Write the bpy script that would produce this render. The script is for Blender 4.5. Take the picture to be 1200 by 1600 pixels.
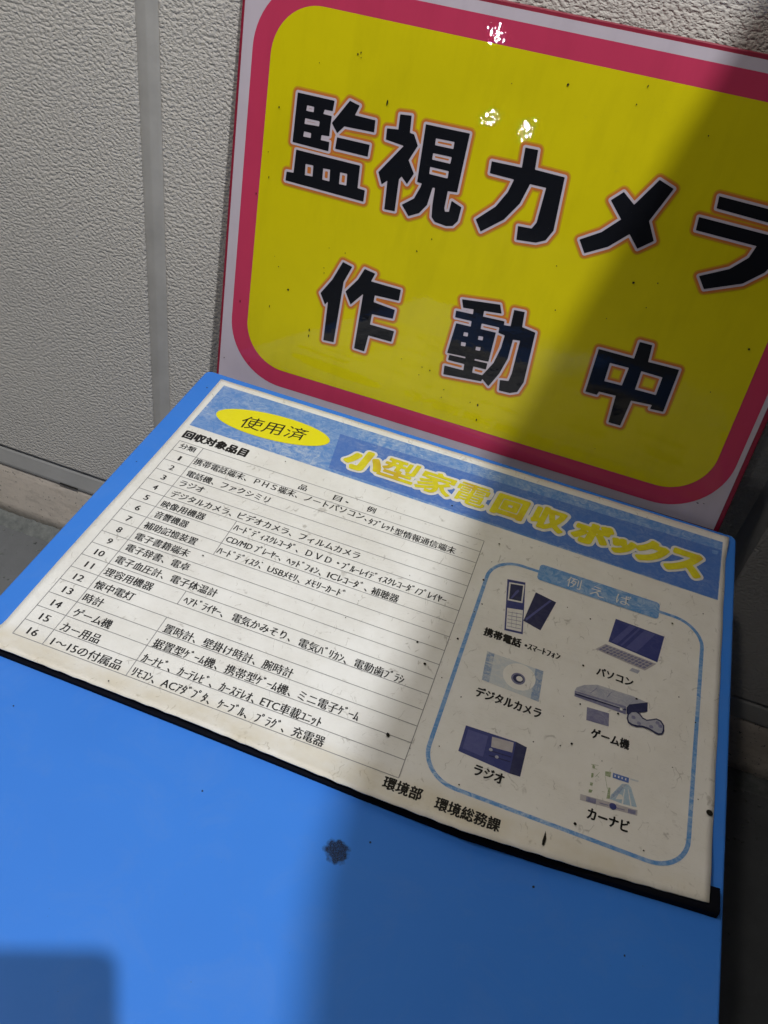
import bpy, bmesh, math, random, json
import numpy as np
from mathutils import Matrix, Vector

for o in list(bpy.data.objects):
    bpy.data.objects.remove(o)
S = bpy.context.scene
U = 0.0168            # metres per printed table row; all layout below is in these units

# ---------------------------------------------------------------- camera
# (u, v, w) = right along the box, towards the viewer, down  ->  world (u, -v, -w) * U
CAM = (21.3049, 39.0700, -35.7966)
cd = bpy.data.cameras.new("camera")
cam = bpy.data.objects.new("camera", cd)
S.collection.objects.link(cam)
cd.sensor_fit = 'VERTICAL'
cd.sensor_height = 36.0
cd.sensor_width = 27.0
cd.lens = 36.0 * 1380.0 / 1600.0
cd.clip_start = 0.005
cd.clip_end = 200
Rm = ((0.9397661, -0.3120294, -0.1395614), (0.3111007, 0.6116144, 0.7274229), (-0.1416196, -0.7270251, 0.6718471))
ax = [Vector((r[0], -r[1], -r[2])) for r in Rm]       # camera right, down, forward in world
M = Matrix.Identity(4)
for i in range(3):
    M[i][0] = ax[0][i]
    M[i][1] = -ax[1][i]
    M[i][2] = -ax[2][i]
    M[i][3] = (CAM[0], -CAM[1], -CAM[2])[i] * U
cam.matrix_world = M
S.camera = cam
cd.dof.use_dof = True
cd.dof.focus_distance = 0.93
cd.dof.aperture_fstop = 40.0

# ---------------------------------------------------------------- night sky and lamps
w = bpy.data.worlds.new("World")
S.world = w
w.use_nodes = True
nt = w.node_tree
bg = nt.nodes["Background"]
sky = nt.nodes.new("ShaderNodeTexSky")
sky.sky_type = 'NISHITA'
sky.sun_disc = False
sky.sun_elevation = math.radians(-4)
sky.sun_rotation = math.radians(200)
nt.links.new(sky.outputs[0], bg.inputs[0])
bg.inputs[1].default_value = 0.05

def lamp(name, uvw, power, size, col):
    l = bpy.data.lights.new(name, 'POINT')
    l.energy = power
    l.shadow_soft_size = size
    l.color = col
    o = bpy.data.objects.new(name, l)
    o.location = (uvw[0] * U, -uvw[1] * U, -uvw[2] * U)
    S.collection.objects.link(o)
    return o
lamp("street_lamp_light", (57, 76, -178), 262, 0.027, (0.985, 0.995, 1.0))
lamp("second_lamp_light", (-38, 88, -170), 31, 0.06, (1.0, 0.95, 0.88))
# added soft fill light, high on the left
al = bpy.data.lights.new("soft_fill_light", 'AREA')
al.shape = 'RECTANGLE'; al.size = 0.45; al.size_y = 0.2
al.energy = 18.5
al.color = (1.0, 0.93, 0.84)
ao = bpy.data.objects.new("soft_fill_light", al)
ao.location = (-66 * U, -24 * U, 160 * U)
ao.rotation_euler = (Vector((18 * U, -5 * U, 0)) - Vector(ao.location)).to_track_quat('-Z', 'Y').to_euler()
S.collection.objects.link(ao)
# far parking lot lamps that glitter on the film of the yellow sign
for k, (P, D, e) in enumerate((((12.2, -13.4, -23.5), (-0.253, 0.962, -0.107), 34), ((12.9, -12.6, -19.3), (-0.237, 0.971, -0.031), 11), ((15.2, -12.5, -19.4), (-0.198, 0.98, -0.032), 28))):
    lamp("far_lamp_light", [P[i] + 620 * D[i] for i in range(3)], e, 0.024, (0.9, 0.95, 1.0))

S.view_settings.view_transform = 'Standard'
S.view_settings.look = 'None'
S.view_settings.gamma = 1
S.view_settings.exposure = 0.0

rnd = random.Random(5)

# ---------------------------------------------------------------- helpers
def W(u, v, w=0.0):
    return (u * U, -v * U, -w * U)

def obj(name, verts, faces, mat, parent=None, smooth=False, label=None, kind=None):
    base = parent['_base'] if parent is not None else (0, 0, 0)
    me = bpy.data.meshes.new(name)
    me.from_pydata([(p[0] - base[0], p[1] - base[1], p[2] - base[2]) for p in verts], [], faces)
    me.materials.append(mat)
    if smooth:
        for p in me.polygons:
            p.use_smooth = True
    me.update()
    o = bpy.data.objects.new(name, me)
    S.collection.objects.link(o)
    if parent is not None:
        o.parent = parent
        o['_base'] = base
    else:
        o['_base'] = (0, 0, 0)
    if label:
        o['label'] = label
    if kind:
        o['kind'] = kind
    return o

def thing(name, label, cat, loc, group=None):
    o = bpy.data.objects.new(name, None)
    S.collection.objects.link(o)
    o.empty_display_size = 0.05
    o.location = loc
    o['_base'] = tuple(loc)
    o['label'] = label
    o['category'] = cat
    if group:
        o['group'] = group
    return o

def box(u0, u1, v0, v1, w0, w1):
    vs = [W(u, v, w_) for u in (u0, u1) for v in (v0, v1) for w_ in (w0, w1)]
    fs = [(0, 1, 3, 2), (4, 6, 7, 5), (0, 4, 5, 1), (2, 3, 7, 6), (0, 2, 6, 4), (1, 5, 7, 3)]
    return vs, fs

def merge(parts):
    V, F = [], []
    for v, f in parts:
        n = len(V)
        V += list(v)
        F += [tuple(i + n for i in q) for q in f]
    return V, F

def fix_normals(o):
    bm = bmesh.new()
    bm.from_mesh(o.data)
    bmesh.ops.recalc_face_normals(bm, faces=bm.faces)
    bm.to_mesh(o.data)
    bm.free()

def bevel(o, width, seg=2):
    m = o.modifiers.new("bevel", 'BEVEL')
    m.width = width
    m.segments = seg
    m.limit_method = 'ANGLE'

# ---------------------------------------------------------------- materials
class NB:
    def __init__(s, name):
        s.m = bpy.data.materials.new(name)
        s.m.use_nodes = True
        s.t = s.m.node_tree
        s.n = s.t.nodes
        s.b = s.n["Principled BSDF"]
        s.co = s.n.new("ShaderNodeTexCoord").outputs['Object']
    def L(s, a, b):
        s.t.links.new(a, b)
    def mapping(s, scale=(1, 1, 1), rot=(0, 0, 0), loc=(0, 0, 0)):
        m = s.n.new("ShaderNodeMapping")
        m.inputs['Scale'].default_value = scale
        m.inputs['Rotation'].default_value = rot
        m.inputs['Location'].default_value = loc
        s.L(s.co, m.inputs[0])
        return m.outputs[0]
    def noise(s, scale, detail=3, rough=0.5, vec=None, dist=0.0):
        x = s.n.new("ShaderNodeTexNoise")
        x.inputs['Scale'].default_value = scale
        x.inputs['Detail'].default_value = detail
        x.inputs['Roughness'].default_value = rough
        x.inputs['Distortion'].default_value = dist
        s.L(vec if vec is not None else s.co, x.inputs['Vector'])
        return x.outputs[0]
    def voro(s, scale, feature='F1', rnd_=1.0, vec=None):
        x = s.n.new("ShaderNodeTexVoronoi")
        x.feature = feature
        x.inputs['Scale'].default_value = scale
        x.inputs['Randomness'].default_value = rnd_
        s.L(vec if vec is not None else s.co, x.inputs['Vector'])
        return x.outputs[0]
    def ramp(s, fac, stops):
        r = s.n.new("ShaderNodeValToRGB")
        e = r.color_ramp.elements
        while len(e) < len(stops):
            e.new(0.5)
        for i, (p, c) in enumerate(stops):
            e[i].position = p
            e[i].color = (c, c, c, 1) if isinstance(c, (int, float)) else tuple(c) + (1,)
        s.L(fac, r.inputs[0])
        return r.outputs[0]
    def mix(s, fac, a, b, mode='MIX'):
        x = s.n.new("ShaderNodeMix")
        x.data_type = 'RGBA'
        x.blend_type = mode
        for k, val in ((0, fac), (6, a), (7, b)):
            if isinstance(val, (int, float)):
                x.inputs[k].default_value = val if k == 0 else (val, val, val, 1)
            elif isinstance(val, tuple):
                x.inputs[k].default_value = val + (1,)
            else:
                s.L(val, x.inputs[k])
        return x.outputs[2]
    def math(s, op, a, b=0.0):
        x = s.n.new("ShaderNodeMath")
        x.operation = op
        for k, val in ((0, a), (1, b)):
            if isinstance(val, (int, float)):
                x.inputs[k].default_value = val
            else:
                s.L(val, x.inputs[k])
        return x.outputs[0]
    def sep(s, k):
        x = s.n.new("ShaderNodeSeparateXYZ")
        s.L(s.co, x.inputs[0])
        return x.outputs[k]
    def bump(s, h, strength=0.5, dist=0.001, prev=None):
        x = s.n.new("ShaderNodeBump")
        x.inputs['Strength'].default_value = strength
        x.inputs['Distance'].default_value = dist
        s.L(h, x.inputs['Height'])
        if prev is not None:
            s.L(prev, x.inputs['Normal'])
        s.L(x.outputs[0], s.b.inputs['Normal'])
        return x.outputs[0]
    def set(s, rough=0.5, spec=0.5, coat=0.0, coat_rough=0.03):
        s.b.inputs['Roughness'].default_value = rough
        s.b.inputs['Specular IOR Level'].default_value = spec
        s.b.inputs['Coat Weight'].default_value = coat
        s.b.inputs['Coat Roughness'].default_value = coat_rough
    def base(s, c):
        if isinstance(c, tuple):
            s.b.inputs['Base Color'].default_value = c + (1,)
        else:
            s.L(c, s.b.inputs['Base Color'])

def film(name, col, dirt=1.0):
    """printed sign face under a faintly rippled clear film"""
    n = NB(name)
    grime = n.ramp(n.noise(9, 5, .6), [(0.35, 1.0), (0.8, 0.88)])
    drip = n.ramp(n.noise(40, 4, .6, vec=n.mapping((1, 1, .08))), [(0.48, 1.0), (0.72, 0.93)])
    grime = n.mix(1.0, grime, drip, 'MULTIPLY')
    rub = n.ramp(n.noise(120, 5, .75, vec=n.mapping((1, 1, 3), rot=(0, .6, 0)), dist=1.0), [(0.6, 0.0), (0.74, .16)])
    c = n.mix(1.0, tuple(col), grime, 'MULTIPLY')
    spots = n.ramp(n.noise(900, 2, .6), [(0.75, 0.0), (0.79, 1.0)])
    clus = n.ramp(n.noise(22, 2, .5), [(0.5, 0.0), (0.7, 1.0)])
    f = n.math('MULTIPLY', n.math('MULTIPLY', spots, clus), 0.7 * dirt)
    c = n.mix(f, c, (0.03, 0.025, 0.01))
    c = n.mix(n.math('MULTIPLY', rub, clus), c, (0.16, 0.14, 0.08))
    n.base(c)
    n.set(0.6, 0.12, 0.6, 0.007)
    h = n.noise(225, 1, .5)
    b = n.n.new("ShaderNodeBump")
    b.inputs['Strength'].default_value = 1.0
    b.inputs['Distance'].default_value = 0.000035
    n.L(h, b.inputs['Height'])
    n.L(b.outputs[0], n.b.inputs['Coat Normal'])
    return n.m

def plain(name, col, rough=0.5, spec=0.4, mott=0.12, scale=60):
    n = NB(name)
    g = n.ramp(n.noise(scale, 4, .6), [(0.3, 1.0), (0.75, 1.0 - mott)])
    n.base(n.mix(1.0, tuple(col), g, 'MULTIPLY'))
    n.set(rough, spec)
    return n.m

def paper_ink(name, col, streak=0.0, fade=(0.75, 0.8, 0.8), sc=1.0):
    """ink printed on the weathered paper: fibres and scuffs show through"""
    n = NB(name)
    a = n.noise(110 * sc, 6, .75, dist=1.5)
    g = n.ramp(a, [(0.42, 0.0), (0.62, streak)])
    big = n.ramp(n.noise(14, 3, .6), [(0.35, 0.25), (0.7, 1.0)])
    st = n.noise(60, 4, .7, vec=n.mapping((1, 7, 1), rot=(0, 0, 0.7)), dist=.6)
    g2 = n.ramp(st, [(0.55, 0.0), (0.7, streak * .8)])
    f = n.math('MULTIPLY', n.math('ADD', g, g2), big)
    n.base(n.mix(f, tuple(col), fade))
    n.set(0.42, 0.35)
    n.bump(n.noise(35, 3, .5), 0.25, 0.0006)
    return n.m

M_ = {}
WALL = -15.2
GR = 32.0
SMUDGE = (18.60, 21.32)
def mats():
    # poster paper
    n = NB("weathered_paper")
    a = n.ramp(n.noise(16, 5, .65), [(0.35, (.82, .825, .82)), (0.72, (.75, .75, .73))])
    sc = n.ramp(n.noise(150, 5, .7, vec=n.mapping((1, 5, 1), rot=(0, 0, .9)), dist=1.2), [(0.55, 0.0), (0.74, 0.5)])
    sm = n.ramp(n.noise(22, 4, .65), [(0.44, 0.0), (0.66, 1.0)])
    gr = n.ramp(n.noise(11, 6, .72), [(0.42, 0.0), (0.75, .5)])
    a = n.mix(gr, a, (.60, .575, .53))
    xr = n.math('MINIMUM', n.math('MAXIMUM', n.math('MULTIPLY', n.sep(0), 5.0), 0.0), 1.0)
    a = n.mix(n.math('MULTIPLY', xr, .35), a, (.72, .66, .57))
    c = n.mix(n.math('MULTIPLY', sc, sm), a, (.36, .35, .32))
    sp = n.ramp(n.noise(1500, 1, .5), [(0.75, 0.0), (0.79, 0.35)])
    c = n.mix(sp, c, (.25, .22, .17))
    ye = n.math('SUBTRACT', -0.186, n.sep(1))
    ye = n.math('MINIMUM', n.math('MAXIMUM', n.math('MULTIPLY', ye, 70.0), 0.0), 1.0)
    wv = n.n.new("ShaderNodeVectorMath"); wv.operation = 'MULTIPLY_ADD'
    nz = n.n.new("ShaderNodeTexNoise"); nz.inputs['Scale'].default_value = 60; nz.inputs['Detail'].default_value = 3
    n.L(n.co, nz.inputs['Vector']); n.L(nz.outputs[1], wv.inputs[0]); wv.inputs[1].default_value = (.02, .02, 0); n.L(n.co, wv.inputs[2])
    mp = n.n.new("ShaderNodeMapping"); mp.inputs['Scale'].default_value = (1, .35, .05); mp.inputs['Rotation'].default_value = (0, 0, .6); n.L(wv.outputs[0], mp.inputs[0])
    hr = n.ramp(n.voro(95, 'DISTANCE_TO_EDGE', 1.0, mp.outputs[0]), [(0.0, .62), (0.035, 0.0)])
    hm = n.ramp(n.noise(75, 3, .6), [(0.55, 0.0), (0.64, 1.0)])
    c = n.mix(n.math('MULTIPLY', hr, hm), c, (.30, .28, .25))
    fl = n.ramp(n.noise(430, 4, .7, vec=n.mapping((1, 2.5, 1), rot=(0, 0, 1.1))), [(0.67, 0.0), (0.73, .5)])
    c = n.mix(n.math('MULTIPLY', fl, sm), c, (.22, .20, .18))
    st = n.math('MULTIPLY', ye, n.ramp(n.noise(30, 4, .6), [(0.3, 0.1), (0.7, 0.6)]))
    c = n.mix(st, c, (.60, .53, .38))
    n.base(c)
    n.set(0.45, 0.35)
    n.bump(n.noise(30, 3, .5), 0.3, 0.0007)
    M_['paper'] = n.m
    M_['ink'] = plain("black_ink", (.012, .012, .014), .5, .3, .3, 300)
    M_['line'] = plain("grey_ink_line", (.33, .33, .34), .5, .3, .4, 200)
    M_['sky_ink'] = paper_ink("faded_sky_blue_ink", (.10, .25, .60), .48)
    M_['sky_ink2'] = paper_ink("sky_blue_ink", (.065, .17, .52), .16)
    M_['frame_ink'] = paper_ink("blue_frame_ink", (.10, .27, .58), .55)
    M_['badge'] = paper_ink("yellow_badge_ink", (.80, .74, .012), .12, (.8, .65, .1))
    n = NB("title_yellow_ink")
    c = n.ramp(n.noise(70, 4, .75, dist=.8), [(0.36, (.72, .66, .03)), (0.66, (.60, .53, .02))])
    k = n.ramp(n.noise(17, 2, .5), [(0.56, 0.0), (0.63, 0.75)])
    c = n.mix(k, c, (.55, .36, .03))
    n.base(c); n.set(.42, .35)
    M_['title'] = n.m
    M_['white_ink'] = plain("white_print", (.74, .73, .70), .45, .35, .15, 150)
    M_['navy'] = paper_ink("navy_ink", (.035, .045, .19), .10, (.3, .32, .45))
    M_['navy2'] = paper_ink("dark_navy_ink", (.02, .024, .085), .08, (.3, .3, .4))
    M_['violet'] = paper_ink("grey_violet_ink", (.16, .16, .28), .35, (.55, .55, .58))
    M_['violet2'] = paper_ink("light_grey_violet_ink", (.33, .34, .42), .5, (.62, .61, .6))
    M_['palecam2'] = paper_ink("worn_blue_ink", (.20, .29, .46), .9, (.64, .64, .60), 1.7)
    M_['palecam'] = paper_ink("worn_pale_blue_ink", (.50, .55, .60), .8, (.66, .65, .62), 1.5)
    M_['barink'] = plain("pale_grey_ink", (.48, .45, .47), .45, .3, .2, 200)
    M_['green'] = paper_ink("faded_green_ink", (.22, .29, .14), .7, (.6, .6, .5), 2)
    M_['roadink'] = paper_ink("pale_road_ink", (.33, .46, .58), .6, (.62, .62, .6), 2)
    M_['signink'] = paper_ink("road_sign_blue_ink", (.06, .13, .42), .1)
    M_['orangeink'] = plain("orange_ink", (.5, .3, .1), .45, .3)
    M_['glare'] = paper_ink("lighter_navy_ink", (.075, .085, .26), .1, (.3, .32, .45))
    # blue painted steel
    n = NB("blue_painted_steel")
    a = n.ramp(n.noise(5, 3, .5), [(0.3, (.046, .222, .76)), (0.75, (.040, .198, .70))])
    sp = n.ramp(n.noise(420, 2, .6), [(0.76, 0.0), (0.82, 0.6)])
    c = n.mix(sp, a, (.03, .08, .25))
    scr = n.ramp(n.noise(50, 3, .6, vec=n.mapping((1, 26, 1), rot=(0, 0, .5))), [(0.73, 0.0), (0.8, 0.22)])
    c = n.mix(scr, c, (.14, .33, .8))
    dst = n.n.new("ShaderNodeVectorMath"); dst.operation = 'DISTANCE'
    mp = n.mapping((1, 1, 1), rot=(0, 0, .5))
    wob = n.n.new("ShaderNodeVectorMath"); wob.operation = 'MULTIPLY_ADD'
    nz = n.n.new("ShaderNodeTexNoise"); nz.inputs['Scale'].default_value = 190; nz.inputs['Detail'].default_value = 5
    n.L(n.co, nz.inputs['Vector']); n.L(nz.outputs[1], wob.inputs[0])
    wob.inputs[1].default_value = (.011, .011, 0); n.L(n.co, wob.inputs[2])
    n.L(wob.outputs[0], dst.inputs[0])
    sx, sy, _ = W(SMUDGE[0] - 16.4, SMUDGE[1] - 14, 0)
    dst.inputs[1].default_value = (sx + .0055, sy + .0055, GR * U)
    blot = n.ramp(n.math('MULTIPLY', dst.outputs['Value'], 60.0), [(0.42, 1.0), (0.60, 0.0)])
    fib = n.ramp(n.noise(900, 4, .8, vec=n.mapping((1, 2.2, 1), rot=(0, 0, .9))), [(0.38, .5), (0.52, 1.0)])
    c = n.mix(n.math('MULTIPLY', n.math('MULTIPLY', blot, fib), 1.0), c, (.010, .012, .02))
    dust = n.ramp(n.noise(16, 6, .75, dist=.8), [(0.50, 0.0), (0.78, .14)])
    c = n.mix(dust, c, (.20, .33, .62))
    n.base(c)
    n.L(n.ramp(n.noise(9, 4, .6), [(0.3, 0.40), (0.8, 0.52)]), n.b.inputs['Roughness'])
    n.b.inputs['Specular IOR Level'].default_value = 0.16
    n.bump(n.noise(340, 2, .5), 0.12, 0.0002)
    M_['blue'] = n.m
    M_['smudge'] = plain("dark_grime", (.022, .026, .035), .7, .2, .5, 900)
    M_['black'] = plain("black_rubber_and_shade", (.0022, .003, .008), .75, .12, .3, 200)  # rubber feet, and the shade painted in under the poster's lower edge
    M_['speck'] = plain("black_dirt", (.015, .013, .01), .7, .2, .4, 900)
    # sign
    M_['yellow'] = film("yellow_film", (.70, .60, .002))
    M_['pink'] = film("pink_film", (.58, .045, .115), .5)
    M_['signwhite'] = film("white_film", (.60, .53, .60), .8)
    M_['signblack'] = film("black_film", (.005, .006, .010), .2)
    M_['signorange'] = film("orange_film", (.60, .19, .04), .2)
    M_['signamber'] = film("amber_film", (.62, .38, .015), .2)
    M_['red'] = plain("red_sign_frame", (.30, .012, .04), .35, .5, .2, 40)
    # wall siding: orange-peel relief
    n = NB("stucco_siding")
    g = n.ramp(n.noise(5, 4, .6), [(0.3, (.70, .665, .61)), (0.75, (.65, .62, .58))])
    n.base(g)
    n.set(.6, .35)
    wv = n.mapping((1, 1, 1.25))
    v1 = n.noise(235, 2, .5, vec=wv)
    v2 = n.noise(420, 2, .5, vec=wv)
    h = n.math('ADD', n.ramp(v1, [(0.33, 0.0), (0.56, 0.85), (0.7, 1.0)]), n.math('MULTIPLY', v2, 0.35))
    n.bump(h, 1.0, 0.0012)
    M_['stucco'] = n.m
    M_['joint'] = plain("smooth_joint_sealant", (.54, .525, .50), .5, .35, .2, 25)
    M_['flash'] = plain("grey_metal_flashing", (.58, .565, .54), .45, .4, .12, 20)
    n = NB("stained_mortar")
    c = n.ramp(n.noise(20, 5, .65), [(0.3, (.84, .73, .62)), (0.72, (.72, .64, .55))])
    p = n.ramp(n.noise(190, 3, .6), [(0.64, 0.0), (0.71, .85)])
    sk = n.ramp(n.noise(38, 4, .65, vec=n.mapping((1, 1, 2.6))), [(0.5, 0.0), (0.8, .5)])
    c = n.mix(sk, c, (.30, .25, .20))
    c = n.mix(p, c, (.06, .055, .05))
    n.base(c); n.set(.85, .2)
    n.bump(n.noise(150, 5, .7), .6, .0012)
    M_['mortar'] = n.m
    n = NB("rough_concrete")
    c = n.ramp(n.noise(60, 6, .7), [(0.3, (.24, .25, .24)), (0.75, (.10, .11, .11))])
    n.base(c); n.set(.85, .25)
    n.bump(n.noise(200, 6, .7), .8, .002)
    M_['concrete'] = n.m
    n = NB("ground_concrete")
    c = n.ramp(n.noise(9, 6, .7), [(0.3, (.17, .176, .185)), (0.75, (.12, .127, .13))])
    n.base(c); n.set(.8, .3)
    n.bump(n.noise(220, 5, .7), .5, .0012)
    M_['ground'] = n.m
    M_['board'] = plain("grey_blocker_sheet", (.25, .26, .28), .5, .4, .1, 3)  # only for the added slab that blocks the key lamp
    M_['phone'] = plain("black_glass", (.01, .01, .012), .15, .5, .1, 50)
    M_['metal'] = plain("grey_metal", (.3, .3, .31), .35, .5, .1, 50)
    n = NB("skin")
    n.base(n.ramp(n.noise(60, 3, .6), [(0.3, (.55, .33, .24)), (0.75, (.48, .27, .19))]))
    n.set(.5, .4)
    n.b.inputs['Subsurface Weight'].default_value = 0.08
    n.b.inputs['Subsurface Radius'].default_value = (.01, .004, .002)
    M_['skin'] = n.m
    M_['cloth'] = plain("dark_jacket_cloth", (.03, .035, .05), .9, .2, .3, 200)
mats()

# ---------------------------------------------------------------- flat shapes: distance field and contour
def seg_field(segs, X, Y):
    """distance to a set of segments, and crossing parity"""
    d2 = np.full(X.shape, 1e9)
    par = np.zeros(X.shape, dtype=np.int32)
    for (ax_, ay, bx, by) in segs:
        dx, dy = bx - ax_, by - ay
        l2 = dx * dx + dy * dy + 1e-12
        t = np.clip(((X - ax_) * dx + (Y - ay) * dy) / l2, 0, 1)
        d2 = np.minimum(d2, (X - ax_ - t * dx) ** 2 + (Y - ay - t * dy) ** 2)
        if ay != by:
            c = ((Y >= min(ay, by)) & (Y < max(ay, by)))
            xi = ax_ + (Y - ay) * dx / (by - ay)
            par += (c & (X < xi))
    return np.sqrt(d2), (par % 2).astype(bool)

def poly_sd(poly, X, Y):
    segs = [poly[i] + poly[(i + 1) % len(poly)] if isinstance(poly[i], tuple) else tuple(poly[i]) + tuple(poly[(i + 1) % len(poly)]) for i in range(len(poly))]
    d, ins = seg_field(segs, X, Y)
    return np.where(ins, -d, d)

def contour(F, x0, y0, st, level):
    """filled marching squares of F < level -> verts, faces"""
    G = F - level
    ny, nx = G.shape
    V, Fc, idx = [], [], {}
    def vid(key, p):
        if key not in idx:
            idx[key] = len(V)
            V.append(p)
        return idx[key]
    def corner(i, j):
        return vid((i, j), (x0 + i * st, y0 + j * st))
    def edge(i, j, k, l):
        a, b = G[j, i], G[l, k]
        t = a / (a - b)
        key = ((i, j), (k, l)) if (i, j) < (k, l) else ((k, l), (i, j))
        return vid(key, (x0 + (i + t * (k - i)) * st, y0 + (j + t * (l - j)) * st))
    ins = G < 0
    cnt = ins[:-1, :-1].astype(int) + ins[1:, :-1] + ins[:-1, 1:] + ins[1:, 1:]
    for j in range(ny - 1):
        row = cnt[j]
        i = 0
        nz = np.nonzero(row)[0]
        if len(nz) == 0:
            continue
        i = int(nz[0]); last = int(nz[-1])
        while i <= last:
            c = row[i]
            if c == 0:
                i += 1
                continue
            if c == 4:
                k = i
                while k <= last and row[k] == 4:
                    k += 1
                Fc.append((corner(i, j), corner(k, j), corner(k, j + 1), corner(i, j + 1)))
                i = k
                continue
            cs = [(i, j), (i + 1, j), (i + 1, j + 1), (i, j + 1)]
            poly = []
            for q in range(4):
                a = cs[q]; b = cs[(q + 1) % 4]
                ia = ins[a[1], a[0]]; ib = ins[b[1], b[0]]
                if ia:
                    poly.append(corner(*a))
                if ia != ib:
                    poly.append(edge(a[0], a[1], b[0], b[1]))
            if len(poly) >= 3:
                Fc.append(tuple(poly))
            i += 1
    return V, Fc

# ---------------------------------------------------------------- text outlines from the built-in font
_tc = {}
def glyphs(s, size=1.0, offset=0.0, res=2):
    key = (s, offset, res)
    if key in _tc:
        return _tc[key]
    cu = bpy.data.curves.new("t", 'FONT')
    cu.body = s
    cu.size = 1.0
    cu.offset = offset
    cu.resolution_u = res
    cu.fill_mode = 'BOTH'
    ob = bpy.data.objects.new("t", cu)
    S.collection.objects.link(ob)
    dg = bpy.context.evaluated_depsgraph_get()
    me = bpy.data.meshes.new_from_object(ob.evaluated_get(dg))
    V = [(v.co.x, v.co.y) for v in me.vertices]
    F = [tuple(p.vertices) for p in me.polygons]
    bpy.data.objects.remove(ob)
    bpy.data.curves.remove(cu)
    bpy.data.meshes.remove(me)
    _tc[key] = (V, F)
    return V, F
def bounds(V):
    xs = [p[0] for p in V]; ys = [p[1] for p in V]
    return min(xs), max(xs), min(ys), max(ys)
def boundary(V, F):
    from collections import Counter
    wv = {}
    mp = []
    for p in V:                                  # weld coincident points
        k = (round(p[0], 5), round(p[1], 5))
        mp.append(wv.setdefault(k, len(wv)))
    pts = list(wv)
    c = Counter()
    for f in F:
        for a, b in zip(f, f[1:] + f[:1]):
            a, b = mp[a], mp[b]
            if a != b:
                c[(min(a, b), max(a, b))] += 1
    return [pts[a] + pts[b] for (a, b), k in c.items() if k == 1]

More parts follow.
